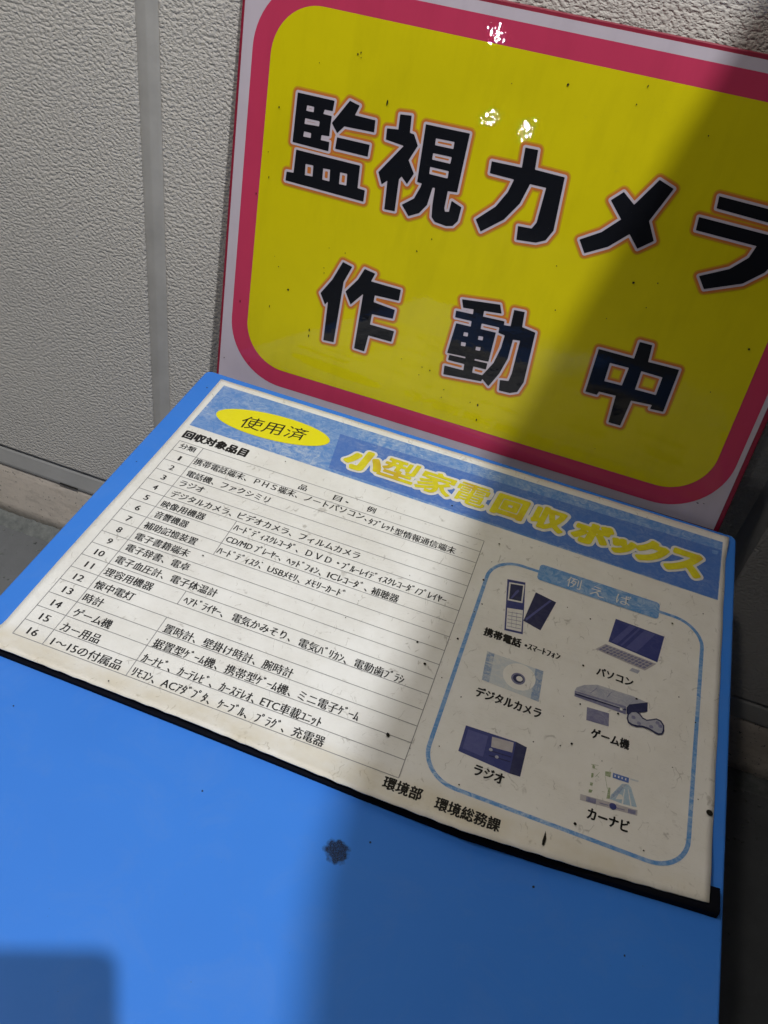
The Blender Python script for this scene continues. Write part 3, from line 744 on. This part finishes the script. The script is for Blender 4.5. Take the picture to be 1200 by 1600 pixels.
def put_text(s, u0, v0, u1, v1, em, off, mat, layer, name="printed_text", parent=None, res=2):
    V, F = glyphs(s, 1.0, 0.0, res)
    if not V:
        return
    x0, x1, y0, y1 = bounds(V)
    # vertical centre of the em square of the built-in CJK face sits near 0.36
    kx = (u1 - u0) / (x1 - x0)
    V2 = []
    for x, y in V:
        t = (x - x0) * kx
        V2.append((u0 + t, v0 + (v1 - v0) * t / (u1 - u0) - (y - .36) * em))
    if off > 0:            # struck again a hair to the side: heavier strokes
        n_ = len(V2)
        base_V, base_F = list(V2), list(F)
        V2 = [(x, y) + (layer,) for x, y in base_V]
        F = list(base_F)
        for q, (dx, dy) in enumerate(((off, 0), (-off, 0), (0, off * .8), (0, -off * .8))[:4 if off > .02 else 2]):
            V2 += [(x + dx, y + dy, layer + .25 * (q + 1)) for x, y in base_V]
            F += [tuple(i + n_ * (q + 1) for i in f) for f in base_F]
        pl = lambda a, b_, c_: None
        vs = [PP(p[0], p[1], p[2]) for p in V2]
        o = obj(name, vs, F, mat, parent or ps)
        if sum(p.normal.z * p.area for p in o.data.polygons) < 0:
            o.data.flip_normals()
        return o
    return print_mesh(name, V2, F, mat, layer, parent)

for s, u0, v0, u1, v1, em, off in D['text']:
    if s in ('・',):
        put_text(s, u0, v0, u1, v1, em, off, M_['ink'], 1)
    else:
        sh_ = -.07 if u0 < 19 and v0 > .3 and v0 < 17.2 else 0
        v0 += sh_; v1 += sh_
        vm = (v0 + v1) / 2
        put_text(s, u0, v0 * .3 + vm * .7, u1, v1 * .3 + vm * .7, em, off, M_['ink'], 1, "printed_text")
put_text("使用済", D['used'][0], D['used'][1] - .02, D['used'][2], D['used'][3] + .05, 1.42, .0, M_['ink'], 4, "printed_text", bd, 4)
for k in range(1, 17):
    s = str(k)
    wd = (.12 if k == 1 else .26) if k < 10 else (.5 if k != 11 else .42)
    put_text(s, .82 - wd / 2, k + .53, .82 + wd / 2, k + .53, .62, .014, M_['ink'], 1, "row_number")

# table lines, each a thin printed strip
def line(u0, v0, u1, v1, wd=.022, name="table_line"):
    dx, dy = u1 - u0, v1 - v0
    l = math.hypot(dx, dy); nx, ny = -dy / l * wd, dx / l * wd
    flat(name, [[(u0 + nx, v0 + ny), (u1 + nx, v1 + ny), (u1 - nx, v1 - ny), (u0 - nx, v0 - ny)]], M_['line'], 1)
for k in range(0, 18):
    line(0, k, 20, k)
line(0, 0, 0, 17); line(20, 0, 20, 17)
line(1.63, 0, 1.63, 17)
line(6.27, 5, 6.27, 8); line(6.2, 11, 6.2, 12); line(6.15, 13, 6.15, 17)

# title characters: heavy yellow letters with a white outline, from a distance field
def field_of(segs, lo, hi, st):
    xs = np.arange(lo[0], hi[0], st); ys = np.arange(lo[1], hi[1], st)
    X, Y = np.meshgrid(xs, ys)
    d, ins = seg_field(segs, X, Y)
    return np.where(ins, -d, d), lo[0], lo[1]
TW = {'小': (2.35, 2.0), '型': (2.35, 2.05), '家': (2.35, 2.15), '電': (2.2, 2.1), '回': (1.95, 1.95), '収': (2.05, 2.05), 'ボ': (2.2, 2.0), 'ッ': (1.35, 1.3), 'ク': (1.85, 1.95), 'ス': (2.1, 2.05)}
for k, (ch, u, v) in enumerate(D['title']):
    V, F = glyphs(ch, 1.0, 0, 3)
    x0, x1, y0, y1 = bounds(V)
    w_, h_ = TW[ch]
    w_ -= .12; h_ -= .12
    sh = -.12 if k < 6 else -.18
    T_ = lambda p: (u + (p[0] - (x0 + x1) / 2) / (x1 - x0) * w_ - ((p[1] - (y0 + y1) / 2) / (y1 - y0) * h_) * sh, v - (p[1] - (y0 + y1) / 2) / (y1 - y0) * h_)
    segs = [T_(s_[:2]) + T_(s_[2:]) for s_ in boundary(V, F)]
    Fd, fx, fy = field_of(segs, (u - 1.8, v - 1.7), (u + 1.8, v + 1.7), .028)
    V3, F3 = contour(Fd, fx, fy, .028, .33 if ch not in '電家型' else .27)
    wo = print_mesh("title_character_outline", V3, F3, M_['white_ink'], 3 + .12 * (k % 2))
    V3, F3 = contour(Fd, fx, fy, .028, {'電': .035, '家': .065, '型': .07, '収': .12, '回': .13}.get(ch, .16))
    print_mesh("title_character", V3, F3, M_['title'], 5, wo)

# example frame: rounded blue outline, broken by the label
def ring(P_out, P_in, name, mat, layer):
    n = len(P_out)
    vs = [PP(p[0], p[1], layer) for p in P_out] + [PP(p[0], p[1], layer) for p in P_in]
    fs = [(i, (i + 1) % n, n + (i + 1) % n, n + i) for i in range(n)]
    o = obj(name, vs, fs, mat, ps)
    return o
def dense_rr(u0, u1, v0, v1, r, n=10, m=24):
    P = round_rect(u0, u1, v0, v1, r, n)
    Q = []
    for a, b in zip(P, P[1:] + P[:1]):
        d = math.hypot(b[0] - a[0], b[1] - a[1])
        k = max(1, int(d / .6))
        for q in range(k):
            Q.append((a[0] + (b[0] - a[0]) * q / k, a[1] + (b[1] - a[1]) * q / k))
    return Q
fr = (20.83, 33.24, 1.02, 16.5)
def rrpair(off):
    P = []
    r = 1.75
    for cx2, cy2, a0 in ((fr[1] - r, fr[3] - r, 0), (fr[0] + r, fr[3] - r, 90), (fr[0] + r, fr[2] + r, 180), (fr[1] - r, fr[2] + r, 270)):
        for k in range(13):
            a = math.radians(a0 + 90 * k / 12)
            P.append((cx2 + (r + off) * math.cos(a), cy2 + (r + off) * math.sin(a)))
    Q = []
    for i in range(len(P)):
        a, b = P[i], P[(i + 1) % len(P)]
        k = 24 if i % 13 == 12 else 1
        for q in range(k):
            Q.append((a[0] + (b[0] - a[0]) * q / k, a[1] + (b[1] - a[1]) * q / k))
    return Q
o = ring(rrpair(.105), rrpair(-.105), "example_frame", M_['frame_ink'], 1)
if sum(p.normal.z * p.area for p in o.data.polygons) < 0: o.data.flip_normals()
lbP = round_rect(23.56, 30.68, .36, 1.68, .22, 5)
lb = flat("example_label", [lbP], M_['frame_ink'], 3)
for ch, u, v in D['white']:
    put_text(ch, u - .42, v + .02, u + .42, v + .02, .92, .0, M_['white_ink'], 4, "printed_text", lb, 3)

# small pictures
def pic(name, key=None, P=None, mat='navy', layer=1, parent=None):
    return flat(name, [P if P is not None else D[key]], M_[mat], layer, parent)
def disc(c, r, n=28, ky=1.0):
    return [(c[0] + r * math.cos(2 * math.pi * k / n), c[1] + r * ky * math.sin(2 * math.pi * k / n)) for k in range(n)]
def lerpq(Q, s_, t):
    a = [Q[0][i] + (Q[1][i] - Q[0][i]) * s_ for i in (0, 1)]
    b = [Q[3][i] + (Q[2][i] - Q[3][i]) * s_ for i in (0, 1)]
    return (a[0] + (b[0] - a[0]) * t, a[1] + (b[1] - a[1]) * t)
def quad_in(Q, s0, s1, t0, t1):
    return [lerpq(Q, s0, t0), lerpq(Q, s1, t0), lerpq(Q, s1, t1), lerpq(Q, s0, t1)]
a = pic("flip_phone_picture", 'flip', mat='navy')
pic("screen_border", 'flips', mat='white_ink', layer=2, parent=a)
pic("screen", 'flips2', mat='navy2', layer=3, parent=a)
pic("screen_glare", P=[lerpq(D['flips2'], .45, .45), lerpq(D['flips2'], .65, .3), lerpq(D['flips2'], .75, .4), lerpq(D['flips2'], .25, .95), lerpq(D['flips2'], .1, .95)], mat='glare', layer=4, parent=a)
b = pic("keypad", 'keys', mat='white_ink', layer=2, parent=a)
polys = []
for r_ in range(5):
    polys.append(quad_in(D['keys'], .05, .95, .2 + .17 * r_ - .012, .2 + .17 * r_ + .012))
for c_ in range(2):
    polys.append(quad_in(D['keys'], .33 + .3 * c_ - .01, .33 + .3 * c_ + .01, .15, .9))
for k, P in enumerate(polys):
    flat("key_line", [P], M_['violet'], 3 + .2 * (k > 4), a, step=3)
a = pic("smartphone_picture", 'smart', mat='navy2')
Q = D['smart']
pic("screen_glare", P=[lerpq(Q, .70, .04), lerpq(Q, .80, .04), lerpq(Q, .14, .96), lerpq(Q, .04, .93)], mat='glare', layer=3, parent=a)
a = pic("digital_camera_picture", 'cam', mat='palecam')
Qm = D['cam']
pic("camera_grip", P=quad_in(Qm, .0, .13, .0, 1.0), mat='palecam2', layer=1.5, parent=a)
pic("camera_edge", P=quad_in(Qm, .86, 1.0, .0, 1.0), mat='palecam2', layer=1.5, parent=a)
pic("lens_plate", P=disc(D['camc'][0], .86), mat='paper', layer=2, parent=a)
pic("lens_ring", P=disc(D['camc'][1], .37), mat='violet', layer=3, parent=a)
pic("lens_shadow", P=disc(D['camc'][1], .27), mat='navy2', layer=4, parent=a)
pic("lens_hole", P=disc((D['camc'][1][0] + .06, D['camc'][1][1] - .01), .17), mat='paper', layer=5, parent=a)
# laptop
a = pic("laptop_picture", 'pc', mat='navy')
Q = D['pc']
for s0, s1 in ((.30, .42), (.48, .52), (.60, .82)):
    pic("screen_glare", P=[lerpq(Q, s0, .04), lerpq(Q, s1, .04), lerpq(Q, s1 - .25, .96), lerpq(Q, s0 - .25, .96)], mat='glare', layer=2, parent=a)
kb = pic("laptop_base", 'kb', mat='barink', layer=1.5, parent=a)
for r_ in range(3):
    for c_ in range(13):
        flat("key", [quad_in(D['kb'], .04 + c_ * .072, .04 + c_ * .072 + .052, .12 + .28 * r_, .33 + .28 * r_)], M_['violet'], 3, a, step=5)
pic("touch_pad", 'pad', mat='violet2', layer=1.6, parent=a)
# console
a = pic("game_console_picture", 'contop', mat='violet2', layer=1)
pic("console_front", 'confront', mat='violet', layer=2, parent=a)
pic("console_slot", 'conline', mat='navy2', layer=3, parent=a)
pic("console_side", 'conside', mat='navy2', layer=4, parent=a)
Qc = D['confront']
pic("console_front_trim", P=quad_in(Qc, .04, .96, .30, .42), mat='violet2', layer=3.5, parent=a)
pic("console_button", P=quad_in(Qc, .88, .93, .45, .75), mat='white_ink', layer=4.5, parent=a)
Qt = [D['contop'][7], D['contop'][2], D['contop'][4], D['contop'][6]]
for k, t in enumerate((.3, .62)):
    pic("console_top_seam", P=quad_in([D['contop'][1], D['contop'][3], D['contop'][5], D['contop'][7]], .3 * k + .25, .3 * k + .27, .1, .9), mat='violet', layer=2.5, parent=a)
pic("memory_card", 'card', mat='violet', layer=2, parent=a)
pic("controller_rim", 'pad2', mat='navy2', layer=5, parent=a)
pic("controller", 'pad2in', mat='violet2', layer=6, parent=a)
for c in D['padb']:
    pic("controller_button", P=disc(c, .11, 10), mat='violet', layer=7, parent=a)
# radio
a = pic("radio_picture", 'rad', mat='navy', layer=1)
pic("radio_side", 'rads', mat='navy2', layer=2, parent=a)
pic("radio_display", 'radd', mat='barink', layer=2, parent=a)
for P in D['radl']:
    pic("tuning_line", P=P, mat='navy2', layer=2, parent=a)
for c in D['radk']:
    pic("tuning_knob", P=disc(c, .09, 10), mat='violet2', layer=3, parent=a)
Q = D['rad']
pic("speaker_grille", P=quad_in(Q, .06, .46, .12, .85), mat='glare', layer=2, parent=a)
# car navigation
a = pic("car_navigation_picture", 'bar', mat='barink', layer=1)
for P in D['barg']:
    pic("bar_button", P=P, mat='violet', layer=2, parent=a)
pic("bar_knob", P=disc(D['bark'], .17, 16), mat='navy', layer=3, parent=a)
pic("road_sign", 'bsign', mat='signink', layer=2, parent=a)
for t in range(4):
    pic("road_sign_mark", P=quad_in(D['bsign'], .1 + t * .22, .1 + t * .22 + .08, .3, .7), mat='white_ink', layer=3, parent=a)
pic("road_area", P=D['fan'], mat='roadink', layer=1.4, parent=a)
pic("road_area", P=D['fan2'], mat='palecam2', layer=1.8, parent=a)
for k, P in enumerate(D['lanes']):
    pic("lane_line", P=P, mat='white_ink', layer=2.2 + .1 * k, parent=a)
pic("status_strip", P=D['strip'], mat='palecam', layer=1.4, parent=a)
for P in D['dash']:
    pic("map_line", P=P, mat='green', layer=1.6, parent=a)
for P in D['green']:
    pic("map_patch", P=P, mat='green', layer=1.8, parent=a)
pic("position_arrow", 'tri', mat='orangeink', layer=2, parent=a)

# specks, eyelet and scuffs on the poster
rp = random.Random(21)
bits = []
SPK = [(6.679, -1.183, 0.043), (20.908, -0.124, 0.06), (20.705, 3.169, 0.076), (21.073, 5.005, 0.051), (20.822, 1.552, 0.034), (20.442, 7.965, 0.076), (18.52, 9.088, 0.076), (19.287, 10.285, 0.076), (20.811, 5.74, 0.043), (18.841, 15.056, 0.119), (22.693, 16.25, 0.043), (26.786, 12.254, 0.043), (27.306, 11.912, 0.076), (27.112, 6.86, 0.076), (26.987, 3.395, 0.06), (31.481, 1.648, 0.06), (27.332, 9.396, 0.06), (29.263, 9.169, 0.076), (30.078, 7.834, 0.068), (28.127, 16.049, 0.076), (16.212, -5.092, 0.025), (17.408, -2.104, 0.068), (33.151, 0.084, 0.043), (5.617, 17.62, 0.043), (14.521, 9.144, 0.043), (8.955, 7.405, 0.043), (5.992, 14.696, 0.034), (12.272, 7.13, 0.034), (28.832, 1.062, 0.051), (25.616, 3.114, 0.043), (33.156, 8.036, 0.043), (32.208, 11.213, 0.034), (31.28, 16.115, 0.043), (26.646, 10.488, 0.034), (20.02, 15.336, 0.034), (10.385, 4.339, 0.025), (14.749, 7.75, 0.025), (25.5, 12.58, 0.043), (32.207, 6.755, 0.043), (28.239, 5.415, 0.043), (21.292, 14.673, 0.034), (5.818, 8.344, 0.051), (16.742, 4.702, 0.034), (21.546, 11.509, 0.043), (20.333, 10.777, 0.043), (28.856, 12.275, 0.034), (33.529, 12.483, 0.034)]
for (x, y, s_) in SPK:
    P = [(x + s_ * math.cos(t) * rp.uniform(.7, 1.2), y + s_ * math.sin(t) * rp.uniform(.7, 1.2)) for t in (0, .9, 1.9, 3, 4.1, 5.2)]
    bits.append(([PP(p[0], p[1], 6) for p in P], [tuple(reversed(range(6)))]))
o = obj("dirt_specks", *merge(bits), M_['speck'], ps, kind='stuff')
if sum(p.normal.z for p in o.data.polygons) < 0: o.data.flip_normals()
ey = (34.099, 12.981)
flat("rusty_eyelet", [disc(ey, .16, 14)], M_['speck'], 6)
flat("paint_nick", [[[26.913, 16.915], [27.013, 17.294], [26.96, 17.635], [26.873, 17.639], [26.861, 17.421]]], M_['speck'], 6)

# ================================================================ YELLOW SIGN
SO = Vector((-2.05247388, -9.69451924, 1.2886764))
SX = Vector((0.99864195, 0.03824486, -0.03537787)); SY = Vector((0.02828977, 0.17215297, 0.98466392)); SZ = SX.cross(SY)   # SZ points into the wall
if SZ.y > 0: SZ = -SZ
sgn = thing("warning_sign", "big yellow sign with a pink border and bold black Japanese characters leaning on the wall", "sign", W(*(SO + SX * 17.8 + SY * .4)))
def SP_(a, b, layer=0, back=0):
    p = SO + SX * a + SY * b - SZ * (.012 * layer) + SZ * back
    return W(p.x, p.y, p.z)
def sslab(P, back0, back1):
    n = len(P)
    vs = [SP_(p[0], p[1], 0, back0) for p in P] + [SP_(p[0], p[1], 0, back1) for p in P]
    fs = [tuple(range(n)), tuple(reversed(range(n, 2 * n)))] + [(i, n + i, n + (i + 1) % n, (i + 1) % n) for i in range(n)]
    return vs, fs
SW, ST, SB = 35.66, -25.87, .32
o = obj("red_back_panel", *sslab([(-.2, ST - .24), (SW + .33, ST - .24), (SW + .33, SB + .25), (-.2, SB + .25)], .03, .62), M_['red'], sgn); fix_normals(o); bevel(o, .001)
def sflat(name, P, mat, layer, parent=None):
    o = obj(name, [SP_(p[0], p[1], layer) for p in P], [tuple(range(len(P)))], mat, parent or sgn)
    n = o.data.polygons[0].normal
    if n.y > 0: o.data.flip_normals()
    return o
o = obj("white_sign_face", *sslab([(0, ST), (SW, ST), (SW, SB), (0, SB)], 0, .1), M_['signwhite'], sgn); fix_normals(o)
pb = sflat("pink_border", round_rect(.70, 35.36, -25.29, -.31, 4.1, 16), M_['pink'], 1)
yf = sflat("yellow_field", round_rect(1.9, 34.2, -24.04, -1.54, 3.0, 16), M_['yellow'], 2)
# legs that carry the sign behind the box
for a in (3.0, 32.0):
    o = obj("leg", *sslab([(a, SB), (a + 1.2, SB), (a + 1.2, 28.9), (a, 28.9)], .2, .9), M_['metal'], sgn); fix_normals(o)
for polys, holes in D['glyph']:
    allp = [p for P in polys for p in P]
    lo = (min(p[0] for p in allp) - .8, min(p[1] for p in allp) - .8)
    hi = (max(p[0] for p in allp) + .8, max(p[1] for p in allp) + .8)
    st = .04
    xs = np.arange(lo[0], hi[0], st); ys = np.arange(lo[1], hi[1], st)
    X, Y = np.meshgrid(xs, ys)
    d = np.full(X.shape, 1e9)
    for P in polys:
        d = np.minimum(d, poly_sd(P, X, Y))
    for P in holes:
        d = np.maximum(d, -poly_sd(P, X, Y))
    V3, F3 = contour(d, lo[0], lo[1], st, 0.0)
    def smesh(name, lv, mat, layer, parent):
        V3, F3 = contour(d, lo[0], lo[1], st, lv)
        o = obj(name, [SP_(p[0], p[1], layer) for p in V3], F3, mat, parent)
        if sum(p.normal.y * p.area for p in o.data.polygons) > 0: o.data.flip_normals()
        return o
    c = smesh("character", .01, M_['signblack'], 6, sgn)
    smesh("white_outline", .15, M_['signwhite'], 5, c)
    smesh("orange_outline", .28, M_['signorange'], 4, c)
    smesh("amber_outline", .36, M_['signamber'], 3, c)
bits = []
for (a, b, s_, st_) in [(9.5, -19.954, 0.08, 2.2), (4.657, -7.414, 0.088, 1), (3.452, -5.921, 0.04, 3), (1.256, -5.682, 0.04, 2.5), (6.499, -5.084, 0.048, 2.5), (6.506, -4.67, 0.04, 2.5), (7.312, -22.091, 0.064, 1), (5.042, -21.192, 0.032, 1), (12.865, -12.092, 0.056, 1), (13.639, -13.043, 0.048, 1), (25.99, -13.582, 0.08, 1), (27.314, -13.897, 0.048, 1), (22.064, -10.81, 0.04, 1), (25.138, -11.139, 0.04, 1), (19.443, -22.873, 0.072, 1), (2.778, -18.337, 0.064, 1), (2.536, -14.159, 0.04, 2.5), (2.334, -15.655, 0.032, 1), (1.757, -12.991, 0.04, 2), (0.019, -6.528, 0.032, 1), (0.374, -1.249, 0.048, 1), (2.328, -1.438, 0.04, 1), (15.209, -4.744, 0.056, 1), (18.854, -3.359, 0.072, 1.5), (19.007, -2.314, 0.064, 1.5), (16.409, -3.719, 0.04, 1), (14.549, -4.22, 0.04, 1), (32.284, -8.49, 0.04, 1), (33.385, -11.58, 0.072, 1), (34.089, -1.216, 0.096, 0.4), (34.466, -1.305, 0.064, 0.4), (26.925, -2.79, 0.032, 1), (8.25, -10.794, 0.04, 1), (21.43, -13.386, 0.04, 1), (27.138, -12.375, 0.04, 1), (7.493, -22.191, 0.04, 1.5), (7.535, -21.934, 0.032, 1), (23.568, -23.625, 0.04, 2), (23.265, -22.655, 0.04, 1), (27.336, -21.942, 0.048, 1), (16.405, -22.337, 0.032, 1), (20.056, -16.975, 0.024, 1), (6.964, -9.498, 0.04, 1), (13.183, -4.964, 0.032, 1), (14.657, -4.808, 0.04, 1), (16.353, -3.135, 0.04, 1), (18.317, -3.377, 0.04, 1.5), (3.459, -9.359, 0.032, 1), (3.803, -8.761, 0.04, 1), (7.133, -10.841, 0.032, 1), (7.01, -9.17, 0.032, 2)]:
    P = [(a + s_ * math.cos(t) * rp.uniform(.6, 1.2), b + st_ * s_ * math.sin(t) * rp.uniform(.6, 1.2)) for t in (0, .9, 1.9, 3, 4.1, 5.2)]
    bits.append(([SP_(p[0], p[1], 7) for p in P], [tuple(range(6))]))
o = obj("dirt_specks", *merge(bits), M_['speck'], sgn, kind='stuff')
if sum(p.normal.y for p in o.data.polygons) > 0: o.data.flip_normals()

# ================================================================ OUT OF VIEW: canopy added to shade the right side, and the phone taking the picture
cn = thing("light_blocker", "flat grey canopy roof added unseen to shade the right half of the box", "blocker", W(80, 20, -77))
# edge follows the shade line
ce = [(35.4, WALL), (35.4, 20), (35.3, 35), (35.1, 39), (34.8, 43), (35.1, 46), (35.9, 49), (36.8, 53), (38, 66)]
P = ce + [(175, 66), (175, WALL)]
o = obj("blocker_sheet", *slab([(p[0] + 0.0, p[1]) for p in P], -77.5, -77), M_['board'], cn); fix_normals(o)
for b in (5, 30, 55):
    o = obj("blocker_rib", *box(42, 172, b, b + 3, -77, -73), M_['metal'], cn); fix_normals(o)

ph = thing("smartphone", "black smartphone held up in front of the box to take the picture", "phone", W(19, 42, -32))
pc = Vector(CAM); aR, aD, aF = [Vector(r) for r in Rm]
aR, aD, aF = (Vector((Rm[0][0], Rm[0][1], Rm[0][2])), Vector((Rm[1][0], Rm[1][1], Rm[1][2])), Vector((Rm[2][0], Rm[2][1], Rm[2][2])))
def phone_slab(r0, r1, d0, d1, f0, f1, rr):
    Pq = round_rect(r0, r1, d0, d1, rr, 6)
    n = len(Pq)
    q = lambda p, f_: W(*(pc + aR * p[0] + aD * p[1] + aF * f_))
    vs = [q(p, f0) for p in Pq] + [q(p, f1) for p in Pq]
    return vs, [tuple(range(n)), tuple(reversed(range(n, 2 * n)))] + [(i, n + i, n + (i + 1) % n, (i + 1) % n) for i in range(n)]
o = obj("phone_body", *phone_slab(-3.9, .75, -1.45, 8.6, -.62, -.12, .6), M_['phone'], ph); fix_normals(o)
o2 = obj("camera_lens", *phone_slab(-.3, .3, -.3, .3, -.12, -.06, .29), M_['metal'], o); fix_normals(o2)

def skin_chain(name, chains, mat, parent=None, label=None, sub=2):
    """chains: list of lists of ((r, d, f), radius) in phone axes, first point of later chains joins the root"""
    bm = bmesh.new()
    lay = bm.verts.layers.skin.verify()
    rootv = None
    vmap = {}
    first = None
    base = parent['_base'] if parent is not None else (0, 0, 0)
    for ch in chains:
        prev = None
        for (p, r) in ch:
            key = tuple(round(c, 3) for c in p)
            if key in vmap:
                v = vmap[key]
            else:
                q = W(*(pc + aR * p[0] + aD * p[1] + aF * p[2]))
                v = bm.verts.new((q[0] - base[0], q[1] - base[1], q[2] - base[2]))
                v[lay].radius = (r * U, r * U)
                vmap[key] = v
                if first is None:
                    first = v
                    v[lay].use_root = True
            if prev is not None:
                bm.edges.new((prev, v))
            prev = v
    me = bpy.data.meshes.new(name)
    bm.to_mesh(me)
    bm.free()
    me.materials.append(mat)
    o = bpy.data.objects.new(name, me)
    S.collection.objects.link(o)
    if parent is not None:
        o.parent = parent
        o['_base'] = base
    m = o.modifiers.new("skin", 'SKIN'); m.use_smooth_shade = True
    m = o.modifiers.new("sub", 'SUBSURF'); m.levels = sub; m.render_levels = sub
    return o
hand = thing("person", "photographer's right hand and dark jacket sleeve holding the phone", "person", W(23, 46, -28))
wr = (1.6, 10.6, -2.4)
pal = (.4, 7.6, -1.9)
ch = [[(wr, 1.45), ((1.2, 9.2, -2.2), 1.7), (pal, 1.75)]]
ch.append([(pal, 1.75), ((1.5, 5.4, -2.0), .75), ((1.9, 4.2, -1.0), .55), ((1.45, 3.6, .2), .48)])
ch.append([(pal, 1.75), ((1.7, 6.4, -1.8), .75), ((2.1, 5.4, -.8), .55), ((1.3, 4.9, .35), .48), ((.5, 4.8, .4), .42)])
ch.append([(pal, 1.75), ((1.8, 7.4, -1.6), .72), ((2.1, 6.7, -.6), .52), ((1.3, 6.4, .35), .46), ((.4, 6.3, .4), .4)])
ch.append([(pal, 1.75), ((1.6, 8.4, -1.4), .62), ((1.9, 8.1, -.5), .46), ((1.2, 7.9, .3), .4)])
ch.append([(pal, 1.75), ((-1.2, 7.4, -1.9), .8), ((-2.4, 6.0, -1.6), .62), ((-2.9, 4.8, -1.25), .5)])
skin_chain("hand", ch, M_['skin'], hand)
skin_chain("sleeve", [[((1.5, 10.4, -2.35), 2.0), ((3.5, 14, -4.5), 2.4), ((8, 21, -9), 2.9), ((13, 27, -14), 3.4)]], M_['cloth'], hand)

for o in S.objects:
    if '_base' in o:
        del o['_base']
